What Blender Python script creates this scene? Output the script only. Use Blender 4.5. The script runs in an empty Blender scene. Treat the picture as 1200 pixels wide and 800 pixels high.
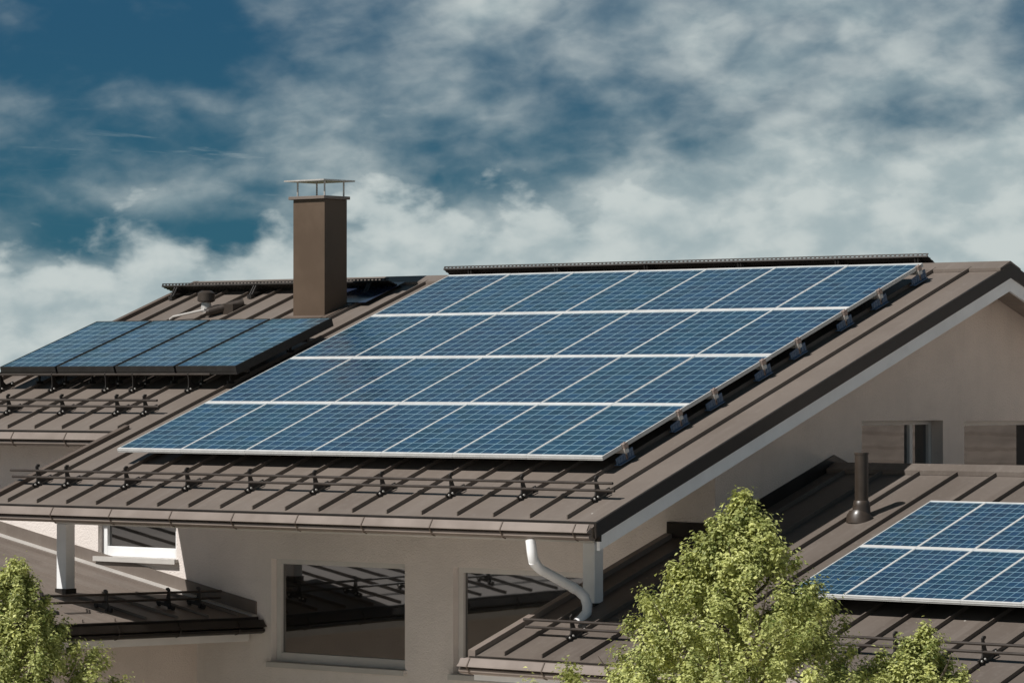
import bpy, bmesh, math, random
from mathutils import Vector, Matrix
rad = math.radians
S = bpy.context.scene
COL = S.collection

# ------------------------------------------------------------------ camera, sky, sun, exposure
cam = bpy.data.cameras.new('camera')
cam.sensor_width = 36.0
cam.lens = 133.8
cam.clip_start = 0.5
cam.clip_end = 3000
camo = bpy.data.objects.new('camera', cam)
COL.objects.link(camo)
camo.location = (31.065, -29.011, 0.72)
camo.rotation_euler = (rad(90 + 0.635), 0, rad(41.034))
S.camera = camo

SUN_DIR = Vector((0.247, 0.601, -0.760)).normalized()
sun = bpy.data.lights.new('sun', 'SUN')
sun.energy = 4.0
sun.angle = rad(0.53)
sun.color = (1.0, 0.955, 0.91)
suno = bpy.data.objects.new('sun', sun)
COL.objects.link(suno)
suno.rotation_euler = SUN_DIR.to_track_quat('-Z', 'Y').to_euler()

S.view_settings.view_transform = 'Standard'
S.view_settings.look = 'None'
S.view_settings.exposure = 0.33
S.view_settings.gamma = 1.0
S.render.engine = 'CYCLES'
S.cycles.use_denoising = True
S.cycles.max_bounces = 6
S.cycles.diffuse_bounces = 3
S.cycles.glossy_bounces = 3
S.cycles.sample_clamp_indirect = 6.0


class NT:
    """small node-tree helper"""
    def __init__(s, tree):
        s.t = tree
        s.n = tree.nodes
        s.l = tree.links

    def set(s, sock, v):
        if v is None:
            return
        if isinstance(v, bpy.types.NodeSocket):
            s.l.new(v, sock)
        else:
            if sock.type == 'RGBA' and len(v) == 3:
                v = (*v, 1)
            sock.default_value = v

    def math(s, op, a, b=None, c=None, clamp=False):
        n = s.n.new('ShaderNodeMath')
        n.operation = op
        n.use_clamp = clamp
        for i, v in enumerate((a, b, c)):
            s.set(n.inputs[i], v)
        return n.outputs[0]

    def vmath(s, op, a, b=None):
        n = s.n.new('ShaderNodeVectorMath')
        n.operation = op
        s.set(n.inputs[0], a)
        s.set(n.inputs[1], b)
        return n.outputs['Value'] if op in ('DOT_PRODUCT', 'LENGTH') else n.outputs[0]

    def mix(s, fac, a, b, blend='MIX'):
        n = s.n.new('ShaderNodeMix')
        n.data_type = 'RGBA'
        n.blend_type = blend
        s.set(n.inputs[0], fac)
        s.set(n.inputs[6], a)
        s.set(n.inputs[7], b)
        return n.outputs[2]

    def noise(s, vec, scale, detail=4, rough=0.5, dist=0.0):
        n = s.n.new('ShaderNodeTexNoise')
        s.set(n.inputs['Vector'], vec)
        n.inputs['Scale'].default_value = scale
        n.inputs['Detail'].default_value = detail
        n.inputs['Roughness'].default_value = rough
        n.inputs['Distortion'].default_value = dist
        return n.outputs['Fac']

    def mapr(s, v, a, b, c=0.0, d=1.0, smooth=True):
        n = s.n.new('ShaderNodeMapRange')
        n.interpolation_type = 'SMOOTHSTEP' if smooth else 'LINEAR'
        s.set(n.inputs[0], v)
        for i, q in enumerate((a, b, c, d)):
            n.inputs[1 + i].default_value = q
        return n.outputs[0]

    def xyz(s, x, y, z):
        n = s.n.new('ShaderNodeCombineXYZ')
        for i, v in enumerate((x, y, z)):
            s.set(n.inputs[i], v)
        return n.outputs[0]

    def sep(s, v):
        n = s.n.new('ShaderNodeSeparateXYZ')
        s.set(n.inputs[0], v)
        return n.outputs

    def coord(s, which='Object'):
        return s.n.new('ShaderNodeTexCoord').outputs[which]


# world: Nishita sky, toned deep teal, with layered cloud in azimuth / elevation
world = bpy.data.worlds.new('World')
S.world = world
world.use_nodes = True
N = NT(world.node_tree)
N.n.clear()
sky = N.n.new('ShaderNodeTexSky')
sky.sky_type = 'NISHITA'
sky.sun_disc = False
sky.sun_elevation = math.asin(-SUN_DIR.z)
sky.sun_rotation = math.atan2(-SUN_DIR.x, -SUN_DIR.y)
sky.air_density = 1.0
sky.dust_density = 0.6
sky.ozone_density = 2.0
d = N.coord('Generated')
dx, dy, dz = N.sep(d)
# azimuth measured clockwise from +Y, degrees, shifted by +41 (the street side of the sky dome)
az = N.math('MULTIPLY', N.math('ARCTAN2', dx, dy), 180 / math.pi)
a0 = N.math('ADD', az, 41.03)
el = N.math('MULTIPLY', N.math('ARCSINE', dz), 180 / math.pi)
# clouds: coordinates in degrees, stretched sideways near the horizon
P1 = N.xyz(a0, N.math('MULTIPLY', el, 1.5), 0.0)
Pt = N.xyz(N.math('ADD', a0, N.math('MULTIPLY', el, 0.9)), N.math('SUBTRACT', N.math('MULTIPLY', el, 1.8), N.math('MULTIPLY', a0, 0.55)), 3.0)
big = N.noise(P1, 0.33, 3, 0.55, 0.2)
bil = N.noise(P1, 0.78, 6, 0.47, 0.15)
strk = N.noise(Pt, 0.46, 5, 0.47, 0.30)
fine = N.noise(Pt, 1.8, 5, 0.50, 0.3)


def gauss(cx, cy, sx, sy, rot=0.0):
    c, s_ = math.cos(rot), math.sin(rot)
    ax = N.math('SUBTRACT', a0, cx)
    ey = N.math('SUBTRACT', el, cy)
    u = N.math('ADD', N.math('MULTIPLY', ax, c / sx), N.math('MULTIPLY', ey, s_ / sx))
    v = N.math('SUBTRACT', N.math('MULTIPLY', ey, c / sy), N.math('MULTIPLY', ax, s_ / sy))
    r2 = N.math('ADD', N.math('MULTIPLY', u, u), N.math('MULTIPLY', v, v))
    return N.math('POWER', math.e, N.math('MULTIPLY', r2, -1.0))


def addw(*terms):
    acc = None
    for v, w in terms:
        t = N.math('MULTIPLY', v, w)
        acc = t if acc is None else N.math('ADD', acc, t)
    return acc


far = N.mapr(N.math('ABSOLUTE', a0), 14, 40)
# cover bias: a low cumulus bank whose top climbs to the right, a veil rising to the right, clear upper left
edge = N.mapr(a0, -8, 8, 1.35, 3.7, smooth=False)
bank = N.mapr(N.math('SUBTRACT', edge, el), -0.75, 0.55)
bias = addw((bank, 0.40), (gauss(-0.7, 5.7, 1.5, 0.7), 0.20), (gauss(-2.4, 4.4, 2.2, 1.0), 0.06), (gauss(5.2, 4.9, 3.4, 1.9, 0.5), 0.17),
            (gauss(-6.4, 5.2, 3.2, 1.4), -0.19), (gauss(1.3, 4.0, 1.7, 0.7, 0.35), -0.07), (gauss(3.6, 4.0, 1.1, 0.25, 0.45), -0.13),
            (gauss(-4.2, 2.15, 0.7, 0.32), -0.32), (gauss(-5.0, 3.3, 3.0, 0.5), -0.01), (gauss(-5.5, 2.75, 1.8, 0.2, -0.08), 0.10))
den = addw((bil, 0.24), (strk, 0.62), (fine, 0.14))
veil = N.math('MULTIPLY', N.mapr(N.math('ADD', den, bias), 0.33, 0.88), 0.95)
edge2 = addw((N.mapr(a0, -8, 8, 2.0, 3.7, smooth=False), 1.0), (N.math('SUBTRACT', bil, 0.5), 3.4), (N.math('SUBTRACT', fine, 0.5), 0.7), (gauss(-4.2, 2.25, 0.5, 0.35), -0.7), (gauss(-2.2, 2.8, 1.0, 0.5), 0.35))
puff = N.mapr(N.math('SUBTRACT', edge2, el), -0.35, 0.60)
cov = N.math('MAXIMUM', veil, puff)
# thin level cirrus wisps in the clear part
Pw = N.xyz(N.math('MULTIPLY', a0, 0.55), N.math('MULTIPLY', N.math('ADD', el, N.math('MULTIPLY', a0, 0.05)), 5.5), 8.0)
wisp = N.math('MULTIPLY', N.mapr(N.noise(Pw, 1.0, 6, 0.6, 0.4), 0.50, 0.80), gauss(-4.2, 3.4, 3.6, 0.75))
cov = N.math('MAXIMUM', cov, N.math('MULTIPLY', wisp, 0.50), clamp=True)
cov = N.math('MULTIPLY', cov, 0.96)
blue = N.mix(1.0, sky.outputs[0], (0.008, 0.019, 0.026), 'MULTIPLY')
blue2 = N.mix(0.80, blue, N.mix(N.mapr(el, 1.5, 5.8), (0.020, 0.090, 0.140), (0.015, 0.066, 0.125)))
bil_s = N.noise(N.vmath('ADD', P1, (-0.28, 0.42, 0.0)), 0.78, 6, 0.47, 0.15)
relief = N.math('ADD', N.math('MULTIPLY', N.math('SUBTRACT', bil, bil_s), 1.1), N.math('ADD', N.math('MULTIPLY', bil, 0.5), N.math('MULTIPLY', N.math('SUBTRACT', fine, 0.5), 0.5)))
cloud = N.mix(N.mapr(relief, -0.05, 0.52), (0.300, 0.365, 0.378), (0.455, 0.50, 0.49))
# unseen sky, shaped for its fill light: deep teal overhead, paler round the horizon
hi = N.mapr(el, 13, 40)
low = N.mapr(el, 34, 14)
openc = N.math('MAXIMUM', far, hi)
n3 = N.mapr(N.noise(d, 2.2, 4, 0.55), 0.42, 0.66)
rest = N.mix(n3, (0.007, 0.034, 0.060), (0.030, 0.055, 0.075))
rest = N.mix(N.math('MULTIPLY', low, N.mapr(N.noise(d, 3.1, 4, 0.55), 0.25, 0.6, 0.45, 1.0)), rest, (0.185, 0.225, 0.255))
vis = N.mix(cov, blue2, cloud)
col = N.mix(openc, vis, rest)
bg = N.n.new('ShaderNodeBackground')
N.l.new(N.mix(1.0, col, (10, 10, 10), 'MULTIPLY'), bg.inputs[0])
bg.inputs[1].default_value = 0.1
wo = N.n.new('ShaderNodeOutputWorld')
N.l.new(bg.outputs[0], wo.inputs[0])


# ------------------------------------------------------------------ materials
def mat(name, base, rough=0.6, metal=0.0, spec=0.5, var=0.0, vscale=3.0, bump=0.0, bscale=200.0, fn=None, streak=0.0):
    m = bpy.data.materials.new(name)
    m.use_nodes = True
    T = NT(m.node_tree)
    b = T.n['Principled BSDF']
    b.inputs['Roughness'].default_value = rough
    b.inputs['Metallic'].default_value = metal
    b.inputs['Specular IOR Level'].default_value = spec
    co = T.coord('Object')
    c = tuple(base)
    if var:
        f = T.noise(co, vscale, 5, 0.6)
        lo = tuple(x * (1 - var) for x in c)
        hi_ = tuple(min(1, x * (1 + var)) for x in c)
        cc = T.mix(T.mapr(f, 0.3, 0.7), lo, hi_)
        if streak:
            g = T.n.new('ShaderNodeMapping')
            T.set(g.inputs[0], co)
            g.inputs['Scale'].default_value = (5, 5, 0.5)
            f2 = T.noise(g.outputs[0], 1.6, 6, 0.65)
            cc = T.mix(T.math('MULTIPLY', T.mapr(f2, 0.5, 0.75), streak), cc, tuple(x * 0.72 for x in c))
        T.set(b.inputs['Base Color'], cc)
        rr = T.mapr(f, 0.3, 0.7, max(0, rough - 0.08), min(1, rough + 0.08))
        T.set(b.inputs['Roughness'], rr)
    else:
        b.inputs['Base Color'].default_value = (*c, 1)
    if bump:
        bn = T.n.new('ShaderNodeBump')
        bn.inputs['Strength'].default_value = bump
        bn.inputs['Distance'].default_value = 0.01
        T.set(bn.inputs['Height'], T.noise(co, bscale, 3, 0.6))
        T.l.new(bn.outputs[0], b.inputs['Normal'])
    if fn:
        fn(T, b, co)
    return m


def roof_fn(T, b, co, k=1.0, wear=0.0, run=(0, 1)):
    # faint oil-canning of the sheet, dust and a few pale bird-lime specks
    bn = T.n.new('ShaderNodeBump')
    bn.inputs['Strength'].default_value = 0.25
    bn.inputs['Distance'].default_value = 0.02
    T.set(bn.inputs['Height'], T.noise(co, 1.6, 3, 0.5))
    T.l.new(bn.outputs[0], b.inputs['Normal'])
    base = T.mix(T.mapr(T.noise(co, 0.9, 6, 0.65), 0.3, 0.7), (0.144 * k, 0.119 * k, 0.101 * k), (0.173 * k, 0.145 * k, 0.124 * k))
    # every pan between two seams has weathered a little differently
    cx_, cy_, _ = T.sep(co)
    pan = T.n.new('ShaderNodeTexWhiteNoise')
    pan.noise_dimensions = '1D'
    T.set(pan.inputs['W'], T.math('FLOOR', T.math('DIVIDE', cx_ if run == (0, 1) else cy_, 0.475)))
    base = T.mix(T.math('MULTIPLY', pan.outputs[0], 0.14), base, (0.27, 0.235, 0.205))
    # run-off streaks down the slope
    mp = T.n.new('ShaderNodeMapping')
    T.set(mp.inputs[0], co)
    mp.inputs['Scale'].default_value = (6, 0.35, 1) if run == (0, 1) else (0.35, 6, 1)
    st = T.mapr(T.noise(mp.outputs[0], 1.5, 5, 0.65), 0.50, 0.74)
    base = T.mix(T.math('MULTIPLY', st, 0.18 + wear), base, (0.28, 0.25, 0.225))
    dust = T.mapr(T.noise(co, 14, 4, 0.7), 0.52, 0.80)
    base = T.mix(T.math('MULTIPLY', dust, 0.30), base, (0.26, 0.235, 0.21))
    sp = T.n.new('ShaderNodeTexVoronoi')
    T.set(sp.inputs['Vector'], co)
    sp.inputs['Scale'].default_value = 3.2
    pick = T.mapr(T.sep(sp.outputs['Color'])[0], 0.80, 0.82)
    dot = T.math('MULTIPLY', T.mapr(sp.outputs['Distance'], 0.028, 0.045, 1, 0), pick)
    T.set(b.inputs['Base Color'], T.mix(T.math('MULTIPLY', dot, 0.75), base, (0.55, 0.53, 0.48)))


M = {}
M['roof'] = mat('brown_roof_metal', (0.165, 0.13, 0.108), 0.46, spec=0.28, fn=roof_fn)
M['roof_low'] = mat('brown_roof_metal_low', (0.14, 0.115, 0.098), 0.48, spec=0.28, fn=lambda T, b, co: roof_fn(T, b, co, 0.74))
M['roof_worn'] = mat('weathered_roof_metal', (0.2, 0.17, 0.15), 0.5, spec=0.28, fn=lambda T, b, co: roof_fn(T, b, co, 1.05, 0.22, (1, 0)))
M['trim'] = mat('brown_trim_metal', (0.120, 0.093, 0.075), 0.5, spec=0.35, var=0.1, vscale=2.0)
M['trim_dark'] = mat('dark_brown_metal', (0.020, 0.016, 0.013), 0.45, spec=0.4, var=0.2, vscale=6)
M['gutter'] = mat('gutter_metal', (0.20, 0.165, 0.142), 0.42, spec=0.45, var=0.08, vscale=2.0)
M['white'] = mat('white_paint', (0.84, 0.85, 0.85), 0.5, spec=0.3, var=0.05, vscale=2.5)
M['soffit'] = mat('soffit_boards', (0.36, 0.31, 0.27), 0.6, spec=0.2, var=0.1, vscale=2)
M['stucco'] = mat('pale_stucco', (0.775, 0.715, 0.67), 0.9, spec=0.1, var=0.05, vscale=1.6, bump=0.9, bscale=60, streak=0.16)
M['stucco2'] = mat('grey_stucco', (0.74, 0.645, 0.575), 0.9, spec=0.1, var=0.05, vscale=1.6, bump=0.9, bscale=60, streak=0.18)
M['frame'] = mat('window_frame_paint', (0.62, 0.60, 0.57), 0.45, spec=0.3, var=0.04)
M['sill'] = mat('sill_metal', (0.52, 0.50, 0.47), 0.45, spec=0.3, var=0.06)
M['chim'] = mat('chimney_cladding', (0.108, 0.076, 0.053), 0.5, spec=0.3, var=0.10, vscale=2.2)
M['sky_sheen'] = mat('shaded_sky_sheen', (0.018, 0.026, 0.050), 0.16, spec=0.8, var=0.1)  # blue of the mirrored sky is put into the base colour
M['steel'] = mat('galvanised_steel', (0.55, 0.53, 0.50), 0.4, metal=0.35, spec=0.5, var=0.12, vscale=20)
M['black'] = mat('black_steel', (0.022, 0.019, 0.017), 0.45, spec=0.5, var=0.2, vscale=20)
M['rail'] = mat('brown_rail_paint', (0.045, 0.036, 0.030), 0.45, spec=0.4, var=0.1, vscale=4)
M['alu'] = mat('anodised_aluminium', (0.60, 0.61, 0.60), 0.4, spec=0.5, var=0.06, vscale=6)
M['darkframe'] = mat('black_anodised_frame', (0.030, 0.029, 0.028), 0.45, spec=0.4, var=0.15, vscale=5)
M['bolt'] = mat('bolt_zinc', (0.75, 0.74, 0.70), 0.3, metal=0.4)
M['foot'] = mat('blue_plastic_foot', (0.085, 0.145, 0.235), 0.35, spec=0.6, var=0.15, vscale=25)
M['copper'] = mat('clamp_metal', (0.42, 0.34, 0.30), 0.35, metal=0.4, var=0.2, vscale=30)
M['back'] = mat('panel_backsheet', (0.05, 0.05, 0.055), 0.6)
M['bark'] = mat('grey_bark', (0.10, 0.085, 0.065), 0.9, spec=0.1, var=0.3, vscale=9, bump=0.6, bscale=30)
M['pipe'] = mat('vent_pipe_plastic', (0.045, 0.034, 0.026), 0.38, spec=0.5, var=0.15, vscale=6)
M['ground'] = mat('lawn_ground', (0.09, 0.10, 0.045), 0.95, spec=0.1, var=0.35, vscale=0.6)
M['bounce'] = mat('bounce_pale', (0.74, 0.67, 0.61), 0.9, spec=0.1, var=0.12, vscale=1.4)
M['tile'] = mat('brown_roof_tile', (0.21, 0.175, 0.15), 0.7, spec=0.2, var=0.2, vscale=3)


def glass_fn(T, b, co):
    b.inputs['Coat Weight'].default_value = 1.0
    b.inputs['Coat Roughness'].default_value = 0.02
    b.inputs['Coat IOR'].default_value = 2.5
    bn = T.n.new('ShaderNodeBump')
    bn.inputs['Strength'].default_value = 0.10
    bn.inputs['Distance'].default_value = 0.01
    T.set(bn.inputs['Height'], T.noise(co, 1.1, 2, 0.5))
    T.l.new(bn.outputs[0], b.inputs['Coat Normal'])


M['glass'] = mat('window_glass', (0.009, 0.008, 0.007), 0.08, spec=0.5, fn=glass_fn)


def cell_mat(name, cellc, linec, tint):
    """a 6 x 10 polycrystalline module; the sheet's UV runs 0..6 and 0..10"""
    m = bpy.data.materials.new(name)
    m.use_nodes = True
    T = NT(m.node_tree)
    b = T.n['Principled BSDF']
    uv = T.coord('UV')
    u, v, _ = T.sep(uv)

    def edge_of(q, w):
        f = T.math('FRACT', q)
        dd = T.math('MINIMUM', f, T.math('SUBTRACT', 1.0, f))
        return T.mapr(dd, w * 0.45, w, 1, 0)
    line = T.math('MAXIMUM', edge_of(u, 0.047), edge_of(v, 0.052))
    cid = T.xyz(T.math('FLOOR', u), T.math('FLOOR', v), 0.0)
    oi = T.n.new('ShaderNodeObjectInfo')
    wn = T.n.new('ShaderNodeTexWhiteNoise')
    T.set(wn.inputs['Vector'], T.vmath('ADD', cid, T.xyz(T.math('MULTIPLY', oi.outputs['Random'], 50), 0.0, 0.0)))
    co = T.coord('Object')
    vor = T.n.new('ShaderNodeTexVoronoi')
    T.set(vor.inputs['Vector'], T.vmath('ADD', co, T.xyz(T.math('MULTIPLY', oi.outputs['Random'], 30), 0.0, 0.0)))
    vor.inputs['Scale'].default_value = 38
    grain = T.sep(vor.outputs['Color'])[0]
    lo = tuple(x * 0.55 for x in cellc)
    hi_ = tuple(x * 1.55 for x in cellc)
    c = T.mix(T.math('ADD', T.math('MULTIPLY', wn.outputs[0], 0.7), T.math('MULTIPLY', grain, 0.3)), lo, hi_)
    wn2 = T.n.new('ShaderNodeTexWhiteNoise')
    T.set(wn2.inputs['Vector'], T.vmath('ADD', cid, T.xyz(T.math('MULTIPLY', oi.outputs['Random'], 90), 7.0, 0.0)))
    c = T.mix(T.math('MULTIPLY', wn2.outputs[0], 0.55), c, tuple(x * y for x, y in zip(cellc, (1.15, 1.2, 0.80))))
    c = T.mix(T.math('MULTIPLY', oi.outputs['Random'], 0.40), c, tint)
    # thin bus bars, two in every cell
    f3 = T.math('FRACT', T.math('MULTIPLY', u, 1.0))
    b1 = T.mapr(T.math('ABSOLUTE', T.math('SUBTRACT', f3, 0.33)), 0.008, 0.016, 1, 0)
    b2 = T.mapr(T.math('ABSOLUTE', T.math('SUBTRACT', f3, 0.67)), 0.008, 0.016, 1, 0)
    c = T.mix(T.math('MULTIPLY', T.math('MAXIMUM', b1, b2), 0.07), c, linec)
    c = T.mix(T.math('MULTIPLY', line, 0.92), c, linec)
    dust = T.mapr(T.noise(co, 4.0, 5, 0.7), 0.45, 0.8)
    c = T.mix(T.math('MULTIPLY', dust, 0.06), c, (0.35, 0.33, 0.28))
    T.set(b.inputs['Base Color'], c)
    b.inputs['Roughness'].default_value = 0.30
    b.inputs['Specular IOR Level'].default_value = 0.3
    b.inputs['Coat Weight'].default_value = 1.0
    b.inputs['Coat Roughness'].default_value = 0.22
    b.inputs['Coat IOR'].default_value = 1.33
    return m


M['cells'] = cell_mat('polycrystalline_cells', (0.008, 0.042, 0.092), (0.245, 0.41, 0.50), (0.018, 0.034, 0.088))
M['cells_teal'] = cell_mat('pale_teal_cells', (0.018, 0.058, 0.108), (0.26, 0.42, 0.50), (0.03, 0.06, 0.10))


def leaf_mat(name, c1, c2):
    m = bpy.data.materials.new(name)
    m.use_nodes = True
    T = NT(m.node_tree)
    b = T.n['Principled BSDF']
    co = T.coord('Object')
    at = T.n.new('ShaderNodeAttribute')
    at.attribute_name = 'leaf_tone'
    c = T.mix(at.outputs['Fac'], c1, c2)
    T.set(b.inputs['Base Color'], c)
    b.inputs['Roughness'].default_value = 0.5
    b.inputs['Specular IOR Level'].default_value = 0.35
    tr = T.n.new('ShaderNodeBsdfTranslucent')
    T.set(tr.inputs[0], T.mix(0.35, c, (0.45, 0.42, 0.05)))
    ms = T.n.new('ShaderNodeMixShader')
    ms.inputs[0].default_value = 0.34
    T.l.new(b.outputs[0], ms.inputs[1])
    T.l.new(tr.outputs[0], ms.inputs[2])
    T.l.new(ms.outputs[0], T.n['Material Output'].inputs[0])
    return m


M['leaf'] = leaf_mat('spring_leaves', (0.10, 0.145, 0.030), (0.74, 0.77, 0.30))


# ------------------------------------------------------------------ mesh helpers
class MB:
    def __init__(s):
        s.v, s.f, s.m, s.uv = [], [], [], {}

    def poly(s, pts, mi=0):
        i = len(s.v)
        s.v += [tuple(p) for p in pts]
        s.f.append(tuple(range(i, i + len(pts))))
        s.m.append(mi)

    def hexa(s, p, mi=0):
        """p: 4 bottom points then the 4 above them, counter-clockwise seen from above"""
        i = len(s.v)
        s.v += [tuple(q) for q in p]
        for f in ((0, 3, 2, 1), (4, 5, 6, 7), (0, 1, 5, 4), (1, 2, 6, 5), (2, 3, 7, 6), (3, 0, 4, 7)):
            s.f.append(tuple(i + k for k in f))
            s.m.append(mi)

    def box(s, x0, x1, y0, y1, z0, z1, mi=0):
        s.hexa([(x0, y0, z0), (x1, y0, z0), (x1, y1, z0), (x0, y1, z0),
                (x0, y0, z1), (x1, y0, z1), (x1, y1, z1), (x0, y1, z1)], mi)

    def slab(s, x0, x1, y0, y1, zf, t0, t1, mi=0):
        """a sheet over a rectangle; zf(x,y) plus offsets t0 (below) and t1 (above)"""
        c = [(x0, y0), (x1, y0), (x1, y1), (x0, y1)]
        s.hexa([(x, y, zf(x, y) + t0) for x, y in c] + [(x, y, zf(x, y) + t1) for x, y in c], mi)

    def extr(s, prof, axis, a, b, mi=0):
        """closed profile (list of 2D points) swept along 'x' or 'y' from a to b"""
        n = len(prof)
        i = len(s.v)
        for t in (a, b):
            for p, q in prof:
                s.v.append((t, p, q) if axis == 'x' else (p, t, q))
        for k in range(n):
            s.f.append((i + k, i + (k + 1) % n, i + n + (k + 1) % n, i + n + k))
            s.m.append(mi)
        s.f.append(tuple(i + k for k in range(n - 1, -1, -1)))
        s.f.append(tuple(i + n + k for k in range(n)))
        s.m += [mi, mi]

    def tube(s, pts, r, n=10, mi=0, cap=True):
        pts = [Vector(p) for p in pts]
        rs = r if isinstance(r, (list, tuple)) else [r] * len(pts)
        i = len(s.v)
        t0 = (pts[1] - pts[0]).normalized()
        up = Vector((0, 0, 1)) if abs(t0.z) < 0.9 else Vector((1, 0, 0))
        nx = t0.cross(up).normalized()
        for k, p in enumerate(pts):
            t = (pts[min(k + 1, len(pts) - 1)] - pts[max(k - 1, 0)]).normalized()
            nx = (nx - t * nx.dot(t)).normalized()
            ny = t.cross(nx)
            for j in range(n):
                a = 2 * math.pi * j / n
                s.v.append(tuple(p + (nx * math.cos(a) + ny * math.sin(a)) * rs[k]))
        for k in range(len(pts) - 1):
            for j in range(n):
                s.f.append((i + k * n + j, i + k * n + (j + 1) % n, i + (k + 1) * n + (j + 1) % n, i + (k + 1) * n + j))
                s.m.append(mi)
        if cap:
            s.f.append(tuple(i + j for j in range(n - 1, -1, -1)))
            s.f.append(tuple(i + (len(pts) - 1) * n + j for j in range(n)))
            s.m += [mi, mi]

    def build(s, name, mats, parent=None, bevel=0.0, smooth=False, loc=None):
        """verts are in world space when the parent is an unrotated empty (shifted to it), or local when loc is given"""
        off = Vector((0, 0, 0))
        if loc is None and parent is not None:
            q = parent
            while q is not None:
                off += q.location
                q = q.parent
        me = bpy.data.meshes.new(name)
        me.from_pydata([tuple(Vector(v) - off) for v in s.v], [], s.f)
        for m in (mats if isinstance(mats, (list, tuple)) else [mats]):
            me.materials.append(m)
        for p, mi in zip(me.polygons, s.m):
            p.material_index = mi
        bm = bmesh.new()
        bm.from_mesh(me)
        bmesh.ops.recalc_face_normals(bm, faces=bm.faces)
        bm.to_mesh(me)
        bm.free()
        if smooth:
            for p in me.polygons:
                p.use_smooth = True
            me.set_sharp_from_angle(angle=rad(35))
        o = bpy.data.objects.new(name, me)
        COL.objects.link(o)
        if parent is not None:
            o.parent = parent
        if bevel:
            b = o.modifiers.new('bevel', 'BEVEL')
            b.width = bevel
            b.segments = 2
            b.limit_method = 'ANGLE'
        return o


def tag(o, label=None, cat=None, group=None, kind=None):
    for k, v in (('label', label), ('category', cat), ('group', group), ('kind', kind)):
        if v:
            o[k] = v
    return o


def empty(name, loc=(0, 0, 0), rot=(0, 0, 0), label=None, cat=None, group=None):
    o = bpy.data.objects.new(name, None)
    COL.objects.link(o)
    o.location = loc
    o.rotation_euler = rot
    o.empty_display_size = 0.2
    return tag(o, label, cat, group)


def copy_thing(o, parent=None):
    c = o.copy()
    COL.objects.link(c)
    if parent is not None:
        c.parent = parent
    for ch in list(o.children):
        copy_thing(ch, c)
    return c


# ------------------------------------------------------------------ measures of the place
TH = rad(20.33)
T_ = math.tan(TH)
GZ = -5.6                                   # ground
EAVE, RIDGE = -1.03, 6.03
XL, XW, XR = -4.95, -1.03, 7.80             # left rake of wing, left rake of main slope, right rake
WEAVE = 1.06                                # eave line of the set-back left slope
YF = 1.66                                   # garden front wall
X1 = 7.12              # stepped gable side
YB = 12.2                                   # back eave


def zr(x, y):                               # main roof surface
    return y * T_ - 0.215 if y <= RIDGE else (2 * RIDGE - y) * T_ - 0.215


LT = math.tan(0.329)
LEAVE, LRIDGE, LXR = -1.40, 3.69, 15.5      # lower extension roof


def zl(x, y):
    return -1.485 + ((y if y <= LRIDGE else 2 * LRIDGE - y) + 0.153) * LT


def zw(x, y):                               # low wing roof at left, falling towards +X
    return -1.102 - 0.18485 * (x + 3.837) - 0.0185 * (y - 1.66)


WX0, WX1, WY0 = -6.2, 0.56, -9.5
SEAM = [-0.688 + 0.475 * k for k in range(-9, 18)]

# ------------------------------------------------------------------ ground
g = MB()
g.poly([(-900, -900, GZ), (900, -900, GZ), (900, 900, GZ), (-900, 900, GZ)])
tag(g.build('ground', M['ground']), kind='structure')
g = MB()
g.poly([(3.6, -80, GZ + .004), (60, -80, GZ + .004), (60, 60, GZ + .004), (3.6, 60, GZ + .004)])
tag(g.build('bounce_ground', M['bounce']), kind='structure')  # unseen pale reflector, added to bounce sunlight onto the shaded walls

# ------------------------------------------------------------------ the house
house = empty('house', (2.0, 4.0, GZ), label='pale stuccoed house with brown standing seam metal roofs and a deep porch eave', cat='house')


def seam_rib(mb, x, y0, y1, zf, w=0.007, h=0.043, mi=0):
    mb.slab(x - w, x + w, y0, y1, zf, 0.0005, h, mi)


# main roof: one sheet with its seams
r = MB()
r.slab(XW, XR, EAVE, WEAVE, zr, -0.03, 0)
r.slab(XL, XR, WEAVE, RIDGE, zr, -0.03, 0)
r.slab(XL, XR, RIDGE, YB, zr, -0.03, 0)
for x in SEAM:
    if x > XW + .1:
        seam_rib(r, x, EAVE + .03, RIDGE - .14, zr)
    elif x > XL + .05:
        seam_rib(r, x, WEAVE + .03, RIDGE - .14, zr)
    if x > XL + .05:
        seam_rib(r, x, RIDGE + .14, YB - .03, zr)
roof = r.build('roof', M['roof'], house)
# ridge cap
r = MB()
zc = zr(0, RIDGE)
r.extr([(RIDGE - .20, zr(0, RIDGE - .20) + .004), (RIDGE - .20, zr(0, RIDGE - .2) + .038), (RIDGE, zc + .046), (RIDGE + .20, zr(0, RIDGE + .2) + .038),
        (RIDGE + .20, zr(0, RIDGE + .20) + .004), (RIDGE, zc + .01)], 'x', XL - .01, XR + .012)
r.build('ridge_cap', M['roof'], roof)
# eave drip edge
r = MB()
r.slab(XW, XR, EAVE - .02, EAVE, zr, -0.045, -0.002)
r.slab(XL, XW - .02, WEAVE - .02, WEAVE, zr, -0.045, -0.002)
r.build('drip_edge', M['trim_dark'], roof)
# rake upstands on the left verges (raised strips)
for x, y0, y1 in ((XW, EAVE, WEAVE + .05), (XL, WEAVE, RIDGE), (XL, RIDGE, YB)):
    r = MB()
    r.slab(x - .03, x + .05, y0, y1, zr, -0.14, 0.05)
    r.build('verge_trim', M['trim'], roof)
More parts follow.
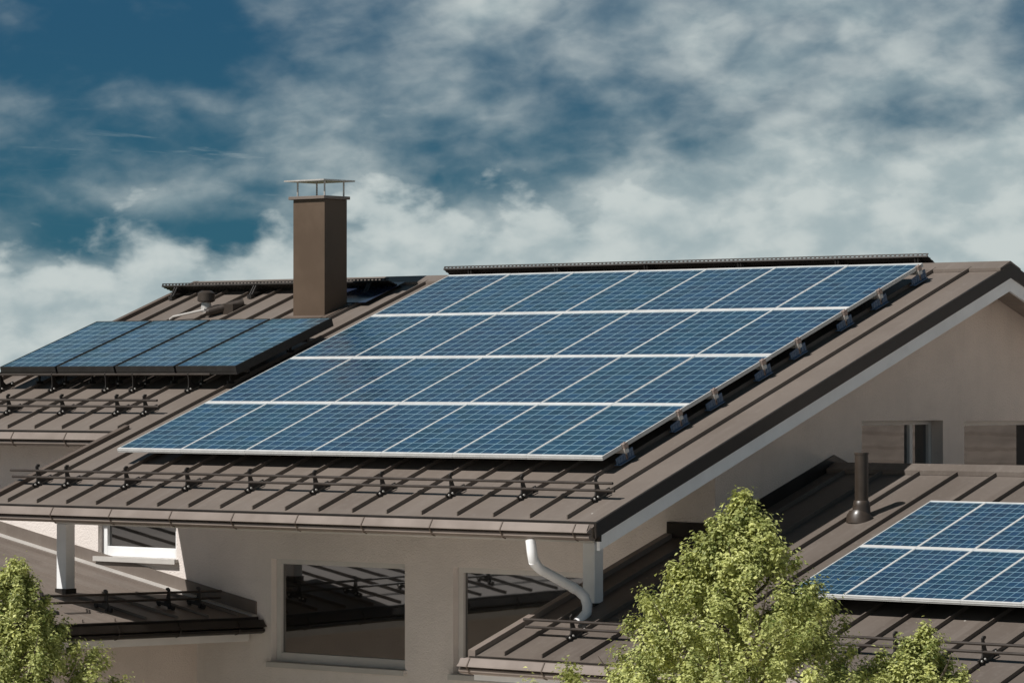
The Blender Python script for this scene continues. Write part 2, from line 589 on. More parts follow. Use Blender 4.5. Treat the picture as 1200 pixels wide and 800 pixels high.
# right rake: brown trim over a white board
for y0, y1 in ((EAVE - .06, RIDGE), (RIDGE, YB)):
    r = MB()
    r.slab(XR, XR + .03, y0, y1, zr, -0.135, 0.012)
    r.build('verge_trim', M['trim_dark'], roof)
    r = MB()
    r.slab(XR - .03, XR + .004, max(y0, EAVE + .02), y1, zr, -0.285, -0.136)
    tag(r.build('barge_board', M['white'], roof), 'white painted barge board')
r = MB()
r.box(XR - .034, XR + .032, EAVE - .008, EAVE + .016, zr(0, EAVE) - .19, zr(0, EAVE) - .12)
r.build('end_plate', M['trim_dark'], roof)
# soffit boards
r = MB()
r.slab(XW + .02, XR - .031, EAVE + .03, WEAVE, zr, -0.058, -0.031)
r.slab(XL + .02, XR - .031, WEAVE + .001, RIDGE, zr, -0.058, -0.031)
x = XL + .03
k = 0
y = RIDGE
while y < YB - .1:                          # boards run along the ridge on the back slope
    r.slab(XL + .02, XR - .031, y + .004, y + .116, zr, -0.06, -0.031)
    y += .12
r.build('soffit', M['soffit'], roof)
# eave fascia boards behind the gutters
r = MB()
r.box(XW + .03, XR - .035, EAVE + .03, EAVE + .055, -0.78, -0.64)
r.box(XL + .03, XW - .03, WEAVE + .03, WEAVE + .055, -0.01, 0.13)
r.build('fascia', M['frame'], roof)


# gutters
def gutter(axis, a, b, e, z, parent, step, sgn=-1, m='gutter', start=0.35, strapm='trim', fall=0.0):
    """e: eave line, the trough hangs outside it (sgn) with its rim at z"""
    pr = [(0.0, 0.0), (0.0, -.12), (.02, -.152), (.060, -.158), (.100, -.145), (.116, -.128), (.112, -.104), (.080, -.090), (.145, -.078), (.138, -.064), (.098, 0.002),
          (.090, -.004), (.118, -.066), (.03, -.13), (.012, -.12), (.010, 0.0)]
    g = MB()
    g.extr([(e + sgn * p, z + q) for p, q in pr], axis, a, b)
    # end caps
    for t0, t1 in ((a - .012, a + .001), (b - .001, b + .012)):
        g.extr([(e + sgn * p, z + q) for p, q in pr[:10]], axis, t0, t1)
    g.v = [(p[0], p[1], p[2] + fall * (p[0] if axis == 'x' else p[1])) for p in g.v]
    o = g.build('gutter', M[m], parent)
    t = a + start
    while t < b:
        s_ = MB()
        s_.extr([(e + sgn * p, z + q) for p, q in ((.06, -.158), (.100, -.145), (.116, -.118), (.146, -.078), (.139, -.062), (.099, .004), (.104, .006), (.146, -.062), (.153, -.080), (.122, -.12), (.106, -.152), (.06, -.166))],
                axis, t - .007, t + .007)
        s_.v = [(p[0], p[1], p[2] + fall * t) for p in s_.v]
        s_.build('strap', M[strapm], o)
        t += step
    return o


gutter('x', XW - .03, XR - .02, EAVE - .012, -0.622, house, .925)
gutter('x', XL - .03, XW - .12, WEAVE - .012, 0.150, house, .92)

# porch beam and posts
b_ = MB()
b_.box(-.892, 6.99, -.12, .02, -0.850, -0.33)
tag(b_.build('beam', M['frame'], house, bevel=.006), 'pale painted porch beam under the eave')
for px0, px1, base, kz in ((6.845, 6.998, -1.60, -1.445), (-.861, -.706, -1.72, -1.575)):
    pst = MB()
    pst.box(px0, px1, -.118, .018, base + .02, -0.851)
    p = pst.build('post', M['white'], house, bevel=.006)
    q = MB()
    q.box(px0 - .012, px1 + .012, -.130, .030, base, kz)
    q.build('post_flashing', M['trim_dark'], p)


# walls with real openings
def wall(axis, c, a0_, a1_, z0, z1f, holes, name, m, parent, thick=0.16, sgn=1):
    """axis 'x': wall in the plane y=c running along x; axis 'y': plane x=c running along y. z1f(t) gives the wall head.
    sgn: the direction of the inside."""
    xs = sorted({a0_, a1_, *[h[0] for h in holes], *[h[1] for h in holes]})
    mb = MB()

    def P(t, off, z):
        return (t, c + sgn * off, z) if axis == 'x' else (c + sgn * off, t, z)
    for i in range(len(xs) - 1):
        t0, t1 = xs[i], xs[i + 1]
        hs = sorted([h for h in holes if h[0] <= t0 + 1e-6 and h[1] >= t1 - 1e-6], key=lambda h: h[2])
        zz = z0
        for h in hs:
            mb.poly([P(t0, 0, zz), P(t1, 0, zz), P(t1, 0, h[2]), P(t0, 0, h[2])])
            zz = h[3]
        mb.poly([P(t0, 0, zz), P(t1, 0, zz), P(t1, 0, z1f(t1)), P(t0, 0, z1f(t0))])
    for h in holes:
        for (ta, za), (tb, zb) in (((h[0], h[2]), (h[1], h[2])), ((h[1], h[2]), (h[1], h[3])), ((h[1], h[3]), (h[0], h[3])), ((h[0], h[3]), (h[0], h[2]))):
            mb.poly([P(ta, 0, za), P(tb, 0, zb), P(tb, thick, zb), P(ta, thick, za)])
    return mb.build(name, M[m], parent)


def window(axis, c, h, parent, fw=.06, depth=.13, sgn=1, sill=True, mull=(), framem='frame', deepl=0.0):
    """frame, panes and sill in the opening h = (a, b, z0, z1)"""
    a, b, z0, z1 = h

    def bx(mb, t0, t1, o0, o1, zz0, zz1):
        if axis == 'x':
            mb.box(t0, t1, c + sgn * o0 if sgn > 0 else c - o1, c + o1 if sgn > 0 else c - o0, zz0, zz1)
        else:
            mb.box(c + o0 if sgn > 0 else c - o1, c + o1 if sgn > 0 else c - o0, t0, t1, zz0, zz1)
    f = MB()
    e = .003
    d0, d1 = depth - .05, depth + .03
    bx(f, a + e, a + fw, d0, d1, z0 + e, z1 - e)
    bx(f, b - fw, b - e, d0, d1, z0 + e, z1 - e)
    bx(f, a + fw, b - fw, d0, d1, z1 - fw * .8, z1 - e)
    bx(f, a + fw, b - fw, d0, d1, z0 + e, z0 + fw * 1.4)
    for m_ in mull:
        bx(f, m_ - fw * .5, m_ + fw * .5, d0, d1, z0 + fw * 1.4, z1 - fw * .8)
    w = MB()
    w_o = f.build('window', M[framem], parent, bevel=.004)
    pn = MB()
    bx(pn, a + fw - .005, b - fw + .005, depth - .012, depth + .012, z0 + fw * 1.3, z1 - fw * .7)
    pn.build('pane', M['glass'], w_o)
    if sill:
        s_ = MB()
        bx(s_, a - .03, b + .03, -.055, depth - .051, z0 - .035, z0 + .002)
        bx(s_, a - .03, b + .03, -.06, -.052, z0 - .055, z0 + .002)
        s_.build('sill', M['sill'], w_o)
    return w_o


H3 = (-2.10, -0.775, -1.31, -0.62)
H1 = (0.768, 2.817, -2.415, -1.252)
H2 = (3.527, 5.48, -2.42, -1.263)
wall('x', YF, -4.7, X1, GZ, lambda t: zr(0, YF) - .062, [H3, H1, H2], 'wall', 'stucco', house)
window('x', YF, H3, house, fw=.085, depth=.12, framem='white')
window('x', YF, H1, house, fw=.075, depth=.13)
window('x', YF, H2, house, fw=.075, depth=.13)

G1 = (4.211, 5.732, -0.34, 0.318)
G2 = (6.146, 7.75, -0.60, 0.300)
wall('y', X1, YF, RIDGE, GZ, lambda t: zr(0, t) - .062, [G1], 'wall', 'stucco2', house, sgn=-1)
wall('y', X1, RIDGE, YB - .6, GZ, lambda t: zr(0, t) - .062, [G2], 'wall', 'stucco2', house, sgn=-1)
window('y', X1, G1, house, fw=.06, depth=.20, sgn=-1, sill=False, mull=(5.34,))
window('y', X1, G2, house, fw=.06, depth=.20, sgn=-1, sill=False)
wall('x', YB - .6, -4.7, X1, GZ, lambda t: zr(0, YB - .6) - .062, [], 'wall', 'stucco2', house, sgn=-1)
wall('y', -4.7, YF, RIDGE, GZ, lambda t: zr(0, t) - .062, [], 'wall', 'stucco2', house)
wall('y', -4.7, RIDGE, YB - .6, GZ, lambda t: zr(0, t) - .062, [], 'wall', 'stucco2', house)

# ---- lower extension on the right
e = MB()
e.slab(6.53, LXR, LEAVE, YF - .002, zl, -0.03, 0)
e.slab(X1 + .004, LXR, YF - .002, LRIDGE, zl, -0.03, 0)
e.slab(X1 + .004, LXR, LRIDGE, 8.8, zl, -0.03, 0)
LSEAM = [8.335 + 0.475 * k for k in range(-3, 15)]
for x in LSEAM:
    y1 = LRIDGE - .13
    if x < X1 + .03:
        y1 = YF - .05
    seam_rib(e, x, LEAVE + .03, y1, zl)
    if x > X1 + .05:
        seam_rib(e, x, LRIDGE + .13, 8.75, zl)
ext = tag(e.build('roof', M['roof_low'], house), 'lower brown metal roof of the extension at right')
e = MB()
zc = zl(0, LRIDGE)
e.extr([(LRIDGE - .16, zl(0, LRIDGE - .16) + .004), (LRIDGE - .16, zl(0, LRIDGE - .16) + .05), (LRIDGE - .02, zc + .062), (LRIDGE + .02, zc + .062), (LRIDGE + .16, zl(0, LRIDGE + .16) + .05),
        (LRIDGE + .16, zl(0, LRIDGE + .16) + .004), (LRIDGE, zc + .02)], 'x', X1 + .03, LXR)
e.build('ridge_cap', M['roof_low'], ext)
e = MB()
e.slab(6.48, 6.57, LEAVE - .01, YF - .02, zl, -0.12, 0.055)
e.build('verge_trim', M['gutter'], ext)
e = MB()
e.slab(6.50, LXR, LEAVE - .02, LEAVE, zl, -0.045, -0.002)
e.build('drip_edge', M['trim_dark'], ext)
e = MB()                                    # dark flashing upstands along the walls
e.box(6.50, X1 + .017, YF - .018, YF - .003, zl(0, YF) + .001, zl(0, YF) + .165)
e.slab(X1 + .003, X1 + .018, YF, LRIDGE, zl, 0.001, 0.14)
e.slab(X1 + .003, X1 + .018, LRIDGE, 8.2, zl, 0.001, 0.14)
e.build('flashing', M['trim_dark'], ext)
gutter('x', 6.47, LXR - .1, LEAVE - .012, zl(0, LEAVE) - .02, house, .95, start=.12)
e = MB()
e.box(6.52, LXR - .2, LEAVE + .03, LEAVE + .055, zl(0, LEAVE) - .24, zl(0, LEAVE) - .045)
e.build('fascia', M['white'], ext)
wall('x', -.75, 6.75, 15.0, GZ, lambda t: zl(0, -.75) - .04, [], 'wall', 'stucco', house)
wall('y', 6.75, -.75, YF, GZ, lambda t: zl(0, t) - .04, [], 'wall', 'stucco', house)
e = MB()
e.slab(6.55, LXR - .05, LEAVE + .06, -.75, zl, -.06, -.035)
e.build('soffit', M['soffit'], ext)

# ---- low wing on the left
w = MB()
w.slab(WX0, WX1, WY0, YF - .003, zw, -.03, 0)
y = YF - .28
while y > WY0:
    w.slab(WX0 + .05, WX1 - .03, y - .007, y + .007, zw, .0005, .034)
    y -= .475
wing = tag(w.build('roof', M['roof_worn'], house), 'low shallow metal roof of the left wing behind the slim post')
w = MB()
w.slab(WX0, 0.54, YF - .020, YF - .004, zw, .001, .165)
w.build('flashing', M['roof'], wing)
w = MB()
w.slab(WX0, 0.56, YF - .10, YF - .021, zw, .001, .022)
w.build('flashing', M['sill'], wing)
w = MB()
w.slab(WX1, WX1 + .02, WY0, YF - .02, zw, -.045, -.002)
w.build('drip_edge', M['trim_dark'], wing)
w = MB()
zg = zw(WX1, 0) - .03


def gutter_sloped(parent):
    o = gutter('y', WY0, YF + .06 - .09, WX1 + .012, zg, parent, .92, sgn=1, m='trim_dark', start=.6, strapm='trim_dark', fall=-.0185)  # dark metal here puts the shade on this side into the colour
    return o


gutter_sloped(house)
w = MB()
w.slab(WX1 - .14, WX1 - .10, WY0, YF - .05, zw, -.30, -.13)
w.slab(WX1 - .10, WX1 - .04, WY0, YF - .05, zw, -.15, -.05)
w.build('fascia', M['frame'], wing)
wall('y', -0.43, WY0 + .5, YF, GZ, lambda t: zw(-.43, t) - .04, [], 'wall', 'stucco2', house, sgn=-1)

# ---- downpipe
d_ = MB()
pts = [(7.02, -1.11, -.79), (7.045, -1.12, -.90), (7.055, -1.11, -.985), (7.055, -1.06, -1.04), (7.04, -.98, -1.08), (7.02, -.50, -1.262), (7.04, -.41, -1.310),
       (7.085, -.37, -1.37), (7.108, -.36, -1.45), (7.118, -.38, -1.52), (7.105, -.45, -1.585), (7.09, -.49, -1.615)]
d_.tube(pts, .050, 14)
for k in (2, 5):
    a_, b_2 = Vector(pts[k]), Vector(pts[k + 1])
    d_.tube([a_.lerp(b_2, .1), a_.lerp(b_2, .1) + (b_2 - a_).normalized() * .045], .0535, 14)
dpo = tag(d_.build('downpipe', M['white'], house, smooth=True), 'white downpipe bent under the eave corner')
d_ = MB()
e0, e1 = Vector(pts[-2]), Vector(pts[-1])
dv = (e1 - e0).normalized()
d_.tube([e1 - dv * .02, e1 + dv * .004], .043, 14)
d_.build('pipe_mouth_shade', M['black'], dpo)  # black plug stands in for the shade inside the open pipe

# ---- chimney
CX0, CX1, CY0, CY1 = -1.815, -1.275, 4.65, 5.05
c = MB()
c.box(CX0, CX1, CY0, CY1, 1.2, 2.985)
chim = tag(c.build('chimney', M['chim'], house, bevel=.008), 'tall brown sheet clad chimney')
c = MB()
c.slab(CX0 - .09, CX1 + .02, CY0 - .07, CY0 - .001, zr, .001, .05)
c.slab(CX1 + .001, CX1 + .09, CY0 - .07, CY1 + .05, zr, .001, .05)
c.build('chimney_flashing', M['trim'], chim)
c = MB()
c.slab(CX0 + .02, CX1 + .30, CY1 + .02, RIDGE - .25, zr, .052, .058)  # sheet added for the blue sky sheen in the chimney's shadow
c.build('sky_sheen_sheet', M['sky_sheen'], chim)
c = MB()
c.box(CX0 - .05, CX1 + .025, CY0 - .035, CY1 + .03, 2.986, 3.025)
c.build('chimney_cap', M['gutter'], chim, bevel=.005)
for px, py in ((CX0 + .05, CY0 + .03), (CX1 - .03, CY0 + .03), (CX0 + .05, CY1 - .03), (CX1 - .03, CY1 - .03)):
    c = MB()
    c.tube([(px, py, 3.03), (px, py, 3.205)], .011, 8)
    c.build('cover_leg', M['steel'], chim)
c = MB()
c.box(CX0 - .08, CX1 + .06, CY0 - .08, CY1 + .08, 3.206, 3.224)
c.build('rain_cover', M['steel'], chim)

# ---- vent pipe on the extension roof
vx, vy = 8.47, 2.33
vz = zl(vx, vy)
v = MB()
v.tube([(vx, vy, vz + .10), (vx, vy, vz + .655)], .069, 20)
v.tube([(vx, vy, vz + .64), (vx, vy, vz + .662)], .073, 20)
vp = tag(v.build('vent_pipe', M['pipe'], house, smooth=True), 'dark upright vent pipe beside the wall')
v = MB()
v.tube([(vx, vy, vz + .02), (vx, vy, vz + .06), (vx, vy, vz + .13), (vx, vy, vz + .17), (vx, vy, vz + .18)], [.112, .092, .088, .080, .070], 20)
v.tube([(vx, vy - .015, vz - .055), (vx, vy - .010, vz + .012), (vx, vy, vz + .022), (vx, vy, vz + .030)], [.150, .146, .135, .10], 20)
v.build('pipe_collar', M['pipe'], vp, smooth=True)

# ---- small roof vent near the left ridge
v = MB()
rx, ry = -3.75, 5.05
rz = zr(rx, ry)
v.tube([(rx, ry, rz - .02), (rx, ry, rz + .10)], [.075, .06], 14, mi=1)
v.tube([(rx, ry, rz + .10), (rx, ry, rz + .12), (rx, ry, rz + .22), (rx, ry, rz + .25)], [.08, .115, .11, .06], 14)
v.build('roof_vent', [M['pipe'], M['steel']], house, smooth=True)
v = MB()
v.tube([(-3.42, 4.78, zr(0, 4.78) + .07), (-3.12, 5.10, zr(0, 5.10) + .07)], [.055, .055], 12)
v.tube([(-3.45, 4.75, zr(0, 4.75) + .07), (-3.42, 4.78, zr(0, 4.78) + .07)], [.04, .06], 12)
v.box(-3.30, -3.10, 4.88, 5.15, zr(0, 4.85) - .02, zr(0, 5.1) + .05)
v.build('roof_vent', M['pipe'], house, smooth=True)
v = MB()
v.tube([(-3.44, 4.72, zr(0, 4.72) + .12), (-3.95, 4.66, zr(0, 4.66) + .06), (-4.05, 4.64, zr(0, 4.6) + .02)], .014, 8)
v.build('conduit', M['sill'], house, smooth=True)


# ------------------------------------------------------------------ solar panels
def make_panel(w, h, t, fw, fh, fm, cm, name='solar_panel'):
    root = empty(name)
    f = MB()
    f.box(0, w, 0, fh, -t, 0)
    f.box(0, w, h - fh, h, -t, 0)
    f.box(0, fw, fh, h - fh, -t, 0)
    f.box(w - fw, w, fh, h - fh, -t, 0)
    f.box(-.0015, w + .0015, -.003, 0, -t * .62, -t * .50)   # groove lip along the lower edge
    f.build('frame', M[fm], root, loc=True)
    me = bpy.data.meshes.new('cell_sheet')
    z = -.006
    me.from_pydata([(fw - .002, fh - .002, z), (w - fw + .002, fh - .002, z), (w - fw + .002, h - fh + .002, z), (fw - .002, h - fh + .002, z)], [], [(0, 1, 2, 3)])
    uvl = me.uv_layers.new(name='UVMap')
    for i, q in enumerate(((-.02, -.02), (6.02, -.02), (6.02, 10.02), (-.02, 10.02))):
        uvl.data[i].uv = q
    me.materials.append(M[cm])
    o = bpy.data.objects.new('cell_sheet', me)
    COL.objects.link(o)
    o.parent = root
    b = MB()
    b.poly([(fw, fh, -.012), (fw, h - fh, -.012), (w - fw, h - fh, -.012), (w - fw, fh, -.012)])
    b.build('back_sheet', M['back'], root, loc=True)
    return root


ORD = ['first', 'second', 'third', 'fourth', 'fifth', 'sixth', 'seventh']
ROWN = ['bottom row', 'second row up', 'third row up', 'top row']
H = 1.4732
proto = make_panel(.996, H - .005, .042, .012, .033, 'alu', 'cells')
first = True
rng = random.Random(5)
for j in range(4):
    for i in range(7):
        o = proto if first else copy_thing(proto)
        first = False
        o.location = (i * 1.0 + .002, j * H * math.cos(TH), j * H * math.sin(TH))
        o.rotation_euler = (TH + rng.uniform(-.0012, .0012), rng.uniform(-.0012, .0012), 0)
        where = {0: 'leftmost', 6: 'rightmost'}.get(i, ORD[i] + ' from the left')
        tag(o, 'silver framed blue panel, %s, %s of the large array' % (where, ROWN[j]), 'solar panel', 'silver framed panels of the large roof array')

LW = 1.035
Lth = 0.345
proto = make_panel(LW - .038, 1.66 * LW, .105, .012, .014, 'darkframe', 'cells_teal')
for i in range(4):
    o = proto if i == 0 else copy_thing(proto)
    o.location = (-4.458 + i * LW, 2.198, .926)
    o.rotation_euler = (Lth, 0, 0)
    tag(o, 'thick black framed teal panel, %s of four on the left roof' % ['leftmost', 'second from left', 'third from left', 'rightmost'][i], 'solar panel', 'black framed panels on the left roof')

RW, RH, Rth = .66, 1.267, .329
proto = make_panel(RW - .004, RH - .005, .038, .012, .026, 'alu', 'cells')
first = True
for j in range(2):
    for i in range(5):
        o = proto if first else copy_thing(proto)
        first = False
        o.location = (9.382 + i * RW, -.153 + j * RH * math.cos(Rth), -1.255 + j * RH * math.sin(Rth))
        o.rotation_euler = (Rth, 0, 0)
        tag(o, 'silver framed blue panel, %s from left, %s row on the low right roof' % (ORD[i], ['lower', 'upper'][j]), 'solar panel', 'panels on the low extension roof')


# mounting rails below the arrays
def rail(x0, x1, y, z, th, label, group, m='steel'):
    r_ = MB()
    r_.box(x0, x1, -.02, .02, -.045, 0)
    o = r_.build('mounting_rail', M[m], None)
    o.location = (0, y, z)
    o.rotation_euler = (th, 0, 0)
    tag(o, label, 'rail', group)


BY = [.33, 1.20, 1.78, 2.60, 3.21, 4.04, 4.68, 5.42]
for k, y in enumerate(BY):
    rail(.03, 7.03, y, y * T_ - .047, TH, 'shaded metal rail below the large array, level with the %s clamp from eave' % (ORD + ['eighth'])[k], 'rails below the large array')
for k, y in enumerate((.10, .78, 1.32, 1.98)):
    rail(9.41, 12.65, y, -1.255 + (y + .153) * LT - .043, Rth, 'metal rail in shade below the low right solar array, %s from its lower edge' % ORD[k], 'rails below the low right array')
for k, y in enumerate((2.45, 3.45)):
    rail(-4.42, -.40, y, .926 + (y - 2.198) * math.tan(Lth) - .115, Lth, 'dark rail below the black framed panels, %s edge' % ['near their lower', 'near their upper'][k], 'rails below the left panels', 'darkframe')
# stand-offs under the left panels
sf = MB()
sf.box(-.012, .012, -.05, .05, 0, .03)
sf.box(-.010, .010, -.012, .012, .03, .225)
stand = sf.build('panel_support', M['black'], None)
n = 0
for x in SEAM:
    if -4.4 < x < -.4:
        for yy in (2.45, 3.45):
            o = stand if n == 0 else stand.copy()
            if n:
                COL.objects.link(o)
            n += 1
            o.location = (x, yy, zr(0, yy) + .03)
            tag(o, 'short black support post in the dark gap below the left solar panels', 'support', 'supports below the left panels')

# clamps and feet along the right edge of the large array
br = empty('mounting_bracket')
f = MB()
f.hexa([(-.012, -.16, -.17), (.004, -.16, -.17), (.004, .12, -.17), (-.012, .12, -.17), (-.012, -.16, -.10), (.004, -.16, -.10), (.004, .12, -.075), (-.012, .12, -.075)])
f.hexa([(-.05, -.15, -.178), (.03, -.15, -.178), (.03, .11, -.178), (-.05, .11, -.178), (-.05, -.15, -.168), (.03, -.15, -.168), (.03, .11, -.168), (-.05, .11, -.168)])
for k in range(6):
    f.box(.0045, .010, -.145 + .045 * k, -.125 + .045 * k, -.160, -.112)
f.build('foot', [M['foot'], M['bolt']], br, loc=True, bevel=.003)
f = MB()
f.box(-.02, .034, -.022, .022, -.093, -.052)
f.build('rail_end', M['alu'], br, loc=True, bevel=.003)
f = MB()
f.box(.004, .030, -.032, .032, -.050, -.002)
f.box(-.016, .030, -.032, .032, .0005, .008)
f.tube([(.014, 0, .008), (.014, 0, .020)], .009, 8)
f.box(-.004, .010, -.012, .012, -.165, -.05)
f.build('clamp', M['copper'], br, loc=True, bevel=.002)
for k, y in enumerate(BY):
    o = br if k == 0 else copy_thing(br)
    o.location = (7.0, y, y * T_)
    o.rotation_euler = (TH, 0, 0)
    tag(o, 'metal clamp with blue foot, right edge of large array, %s up from eave' % (ORD + ['eighth'])[k], 'bracket', 'clamps along the right edge of the large array')


# ------------------------------------------------------------------ snow guards
def guard_bracket_mesh():
    m = MB()
    pr = [(-.13, .022), (.17, .022), (.17, .055), (.05, .060), (.024, .10), (.016, .195), (.046, .205), (.050, .222), (.020, .236), (-.012, .222), (-.022, .16), (-.046, .085), (-.060, .060), (-.13, .055)]
    i = len(m.v)
    m.extr(pr, 'x', -.0075, .0075)
    for yy in (-.10, -.045, .13):
        m.box(-.016, .016, yy - .018, yy + .018, .004, .052)
        m.tube([(.016, yy, .040), (.028, yy, .040)], .011, 8, mi=1)
    return m


def snow_guard(name, xs, x0, x1, y, zf, th, label, group='snow guards along the roofs', cat='snow guard', rails=((-.028, .100), (-.030, .178))):
    z = zf(0, y)
    root = empty(name, (xs[0], y, z), label=label, cat=cat, group=group)
    bm_ = guard_bracket_mesh()
    b0 = None
    for x in xs:
        if b0 is None:
            b0 = bm_.build('bracket', [M['black'], M['bolt']], root, loc=True)
            b0.rotation_euler = (th, 0, 0)
            o = b0
        else:
            o = b0.copy()
            COL.objects.link(o)
            o.parent = root
        o.location = (x - xs[0], 0, 0)
    for yy, hh in rails:
        t = MB()
        zz = hh * math.cos(th) + yy * math.sin(th)
        yw = yy * math.cos(th) - hh * math.sin(th)
        t.tube([(x0 - xs[0], yw, zz), (x1 - xs[0], yw, zz)], .0145, 10)
        t.build('rail', M['rail'], root, loc=True, smooth=True)
    return root


snow_guard('snow_guard', [SEAM[9 + k] for k in (0, 1, 3, 5, 7, 9, 11, 13, 15, 17)], -1.10, 7.62, -.50, zr, TH, 'long two rail snow guard above the gutter of the main porch eave')
snow_guard('snow_guard', [-1.163, -1.638, -2.588, -3.538, -4.488], -4.85, -.92, 1.58, zr, TH, 'two rail snow guard on the left roof below the black framed panels')
snow_guard('snow_guard', [-1.163, -2.113, -2.588, -3.538, -4.488], -4.9, -.80, 2.30, zr, TH, 'single rail on dark brackets hugging the lower edge of the left panels', rails=((.0, .205),))
snow_guard('snow_guard', [7.385, 8.335, 9.285, 10.235, 11.185, 12.135, 13.085], 6.80, 13.5, -.87, zl, Rth, 'snow guard on the low right roof running behind the trees')
# the wing's guard runs along Y on a slope that falls to +X
root = empty('snow_guard', (.04, .4, zw(.04, .4)), label='snow guard on the low left wing roof beside the slim post', cat='snow guard', group='snow guards along the roofs')
wth = math.atan(.1848)
bm_ = guard_bracket_mesh()
b0 = None
for y in (1.2, .725, -.225, -1.175, -2.6, -4.0, -5.4, -6.8):
    if b0 is None:
        b0 = bm_.build('bracket', [M['black'], M['bolt']], root, loc=True)
        b0.rotation_euler = (wth, 0, rad(90))
        o = b0
    else:
        o = b0.copy()
        COL.objects.link(o)
        o.parent = root
    o.location = (0, y - .4, -.0185 * (y - .4))
for hh in (.100, .178):
    t = MB()
    t.tube([(hh * .18, -8.2, hh + .152), (hh * .18, 1.15, hh - .021)], .0145, 10)
    t.build('rail', M['rail'], root, loc=True, smooth=True)


# ------------------------------------------------------------------ roof walkways along the ridge
def walkway(x0, x1, y, z, depth, tilt, legs, label, ylegs):
    root = empty('roof_walkway', (x0, y, z), label=label, cat='walkway', group='ridge walkways')
    L = x1 - x0
    ct, st = math.cos(tilt), math.sin(tilt)
    dk = MB()

    def P(x, v, n):
        return (x, v * ct - n * st, v * st + n * ct)

    def bx(mb, xa, xb, va, vb, na, nb):
        mb.hexa([P(xa, va, na), P(xb, va, na), P(xb, vb, na), P(xa, vb, na), P(xa, va, nb), P(xb, va, nb), P(xb, vb, nb), P(xa, vb, nb)])
    bx(dk, 0, L, 0, .010, -.016, .004)
    bx(dk, 0, L, 0, .010, .020, .030)
    bx(dk, 0, L, depth - .010, depth, -.016, .004)
    x = 0.0
    while x < L - .02:
        bx(dk, x, x + .022, .001, .009, .0035, .0205)
        x += .062
    nb = 5
    for k in range(1, nb):
        v0 = depth * k / nb
        bx(dk, 0, L, v0 - .006, v0 + .006, -.02, .004)
    x = 0.0
    while x < L:                             # cross bars of the grating
        bx(dk, x, min(L, x + .054), .0125, depth - .0125, -.014, -.002)
        x += .062
    dk.build('deck', M['trim_dark'], root, loc=True)
    for lx in legs:
        lg = MB()
        for s_ in (-.02, .02):
            yr = ylegs - y
            zz = zr(0, ylegs) - z
            a = P(lx - x0 + s_, depth * .08, -.012)
            b = P(lx - x0 + s_, depth * .92, -.012)
            f_ = (lx - x0 + s_, yr - .12, zr(0, ylegs - .12) - z + .03)
            g_ = (lx - x0 + s_, yr + .10, zr(0, ylegs + .10) - z + .03)
            lg.tube([a, f_], .012, 6)
            lg.tube([b, f_], .012, 6)
            lg.tube([f_, g_], .016, 6)
            lg.tube([a, g_], .010, 6)
        lg.box(lx - x0 - .035, lx - x0 + .035, ylegs - y - .14, ylegs - y - .08, zr(0, ylegs - .11) - z + .002, zr(0, ylegs - .11) - z + .055)
        lg.build('leg', M['black'], root, loc=True)
    return root


walkway(-.62, 6.66, 6.10, 2.150, .30, rad(-27), [-.2, 1.2, 2.6, 4.0, 5.4, 6.5], 'long brown grated walkway on the ridge above the large solar array', 6.25)
walkway(-5.06, -1.02, 5.52, 2.000, .27, rad(-17), [-4.80, -3.35, -2.40, -1.35], 'short brown grated walkway below the left ridge, passing behind the chimney', 5.56)


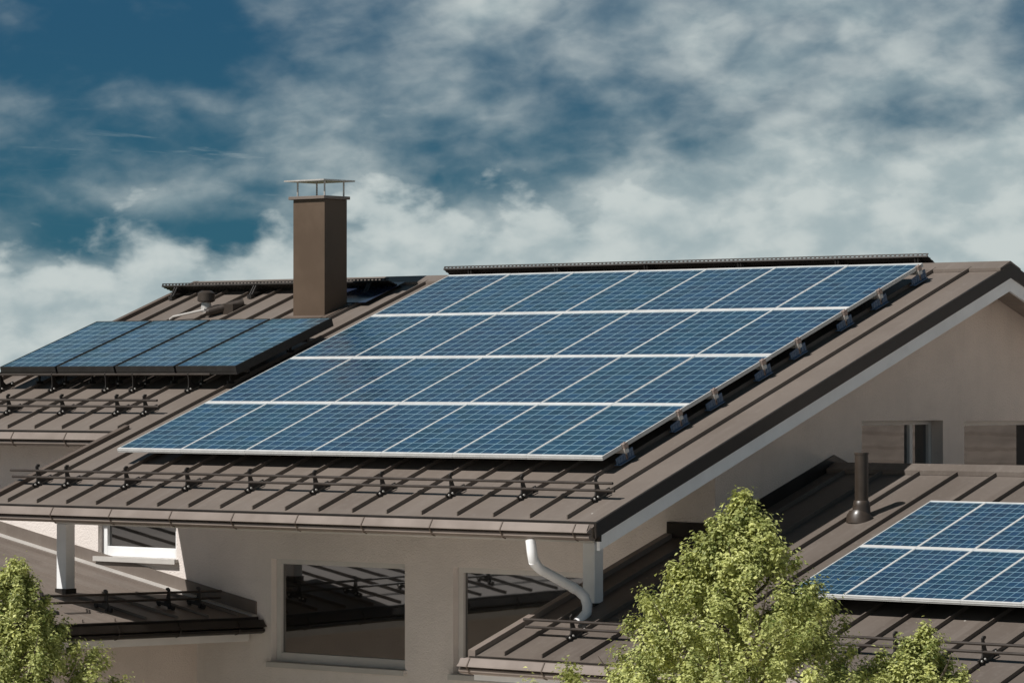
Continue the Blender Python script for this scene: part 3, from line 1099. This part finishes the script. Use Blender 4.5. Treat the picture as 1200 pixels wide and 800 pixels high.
# ------------------------------------------------------------------ trees in the front garden
def tree(name, x, y, top, depth, label, seed, nclump, perclump, leaf=0.037, wide=1.0):
    """a young upright tree: leafy tufts spread through a ragged cone, carried on a trunk and ascending limbs"""
    rg = random.Random(seed)
    root = empty(name, (x, y, GZ), label=label, cat='tree', group='young trees in front of the house')
    zt = top - GZ
    ph = [rg.uniform(0, 6.28) for _ in range(8)]

    def env(t, an):
        r_ = (.035 + .70 * t ** .98) * wide
        lump = 1 + .16 * math.sin(3 * an + ph[0] + 2.1 * t) + .13 * math.sin(5 * an + ph[1] - 4.3 * t) + .12 * math.sin(2 * an + ph[2] + 7.0 * t) + .08 * math.sin(11 * t + ph[3])
        return r_ * lump * (1 - .10 * math.exp(-((t - .55) / .25) ** 2))
    tk = MB()
    tk.tube([(0, 0, -.1), (.02, .01, zt * .3), (-.02, .02, zt * .65), (0, 0, zt - .10)], [.10, .075, .04, .005], 10)
    lv = []
    for k in range(26):
        t = .35 + (depth - .1) * (k / 26)
        an = k * 2.4 + rg.uniform(-.3, .3)
        r_ = env(t, an) * .95
        b0 = Vector((0, 0, zt - t - r_ * .9))
        e0 = Vector((math.cos(an) * r_, math.sin(an) * r_, zt - t + .12))
        m0 = (b0 + e0) / 2 + Vector((math.cos(an), math.sin(an), -.5)) * r_ * .12
        tk.tube([b0, m0, e0], [.024, .014, .003], 5)
        lv.append((b0, m0, e0))
    tk.build('trunk', M['bark'], root, loc=True, smooth=True)
    clumps = []
    for k in range(nclump):
        t = depth * rg.random() ** .62
        an = rg.uniform(0, 2 * math.pi)
        f = math.sqrt(rg.uniform(.10, 1.0))
        if rg.random() < .16:
            f = rg.uniform(1.0, 1.16)          # stray tufts break the outline
        r_ = env(t, an) * f
        out = Vector((math.cos(an), math.sin(an), 0))
        c_ = out * r_ + Vector((0, 0, zt - t + rg.uniform(-.03, .03)))
        ax = (out * rg.uniform(.3, .9) + Vector((0, 0, 1))).normalized()
        clumps.append((c_, ax, rg.uniform(.035, .066) * (.75 + .35 * min(1, t)), rg.random()))
    for q in range(9):                         # the leader and its tip
        clumps.append((Vector((rg.uniform(-.03, .03), rg.uniform(-.03, .03), zt - .03 - .045 * q)), Vector((0, 0, 1)), .030 + .005 * q, rg.uniform(.5, 1)))
    V, F, A = [], [], []
    for c_, ax, cr, ct in clumps:
        for k in range(int(perclump * rg.uniform(.6, 1.3))):
            g_ = Vector((rg.gauss(0, 1), rg.gauss(0, 1), rg.gauss(0, 1)))
            p_ = c_ + g_ * cr * .62 + ax * (g_.dot(ax) * cr * .5)
            nrm = (g_.normalized() * .55 + ax * .85 + Vector((rg.uniform(-1, 1), rg.uniform(-1, 1), rg.uniform(-.4, 1.2))) * .7).normalized()
            td = Matrix.Rotation(rg.uniform(0, 6.28), 3, nrm) @ nrm.orthogonal().normalized()
            td = (td + Vector((0, 0, -.25))).normalized()
            sd_ = nrm.cross(td).normalized()
            L_ = leaf * rg.uniform(.55, 1.35)
            w_ = L_ * rg.uniform(.24, .38)
            up = td.cross(sd_).normalized() * (L_ * rg.uniform(.05, .18))
            i = len(V)
            V += [tuple(p_), tuple(p_ + td * L_ * .45 + sd_ * w_ + up), tuple(p_ + td * L_), tuple(p_ + td * L_ * .45 - sd_ * w_ + up)]
            F += [(i, i + 1, i + 2), (i, i + 2, i + 3)]
            A += [min(1, max(0, .52 + .5 * (ct - .5) + rg.gauss(0, .20)))] * 4
    me = bpy.data.meshes.new('crown')
    me.from_pydata(V, [], F)
    at = me.attributes.new('leaf_tone', 'FLOAT', 'POINT')
    at.data.foreach_set('value', A)
    me.materials.append(M['leaf'])
    o = bpy.data.objects.new('crown', me)
    COL.objects.link(o)
    o.parent = root
    return root


tree('young_tree', 11.80, -4.0, -.20, 2.5, 'tall pale green young tree in front of the low right roof', 3, 880, 165, wide=1.06)
tree('young_tree', 3.97, -5.0, -.97, 2.2, 'leafy light green tree at the left corner before the low wing', 8, 600, 165)
tree('young_tree', 12.93, -3.0, -1.28, 1.4, 'small pale green tree top before the snow guard of the right roof', 21, 290, 155, wide=.9)

# ------------------------------------------------------------------ neighbour's house (seen only as a reflection in the gable windows)
nb = empty('neighbour_house', (20, 24, GZ), label='neighbouring house with brown tiled roof mirrored in the gable windows', cat='house')
m = MB()
m.box(12, 30, 20, 29, GZ, -1.2)
m.build('wall', M['stucco2'], nb)
m = MB()
for s_ in (-1, 1):
    y0, y1 = (19.4, 24.5) if s_ < 0 else (29.6, 24.5)
    for k in range(14):
        a = y0 + (y1 - y0) * k / 14
        b = y0 + (y1 - y0) * (k + 1) / 14
        za, zb = -1.25 + 3.2 * k / 14, -1.25 + 3.2 * (k + 1) / 14
        ya, yb = min(a, b), max(a, b)
        m.hexa([(11.5, a, za), (30.5, a, za), (30.5, b, zb - .04), (11.5, b, zb - .04), (11.5, a, za + .06), (30.5, a, za + .06), (30.5, b, zb), (11.5, b, zb)])
m.build('roof', M['tile'], nb)
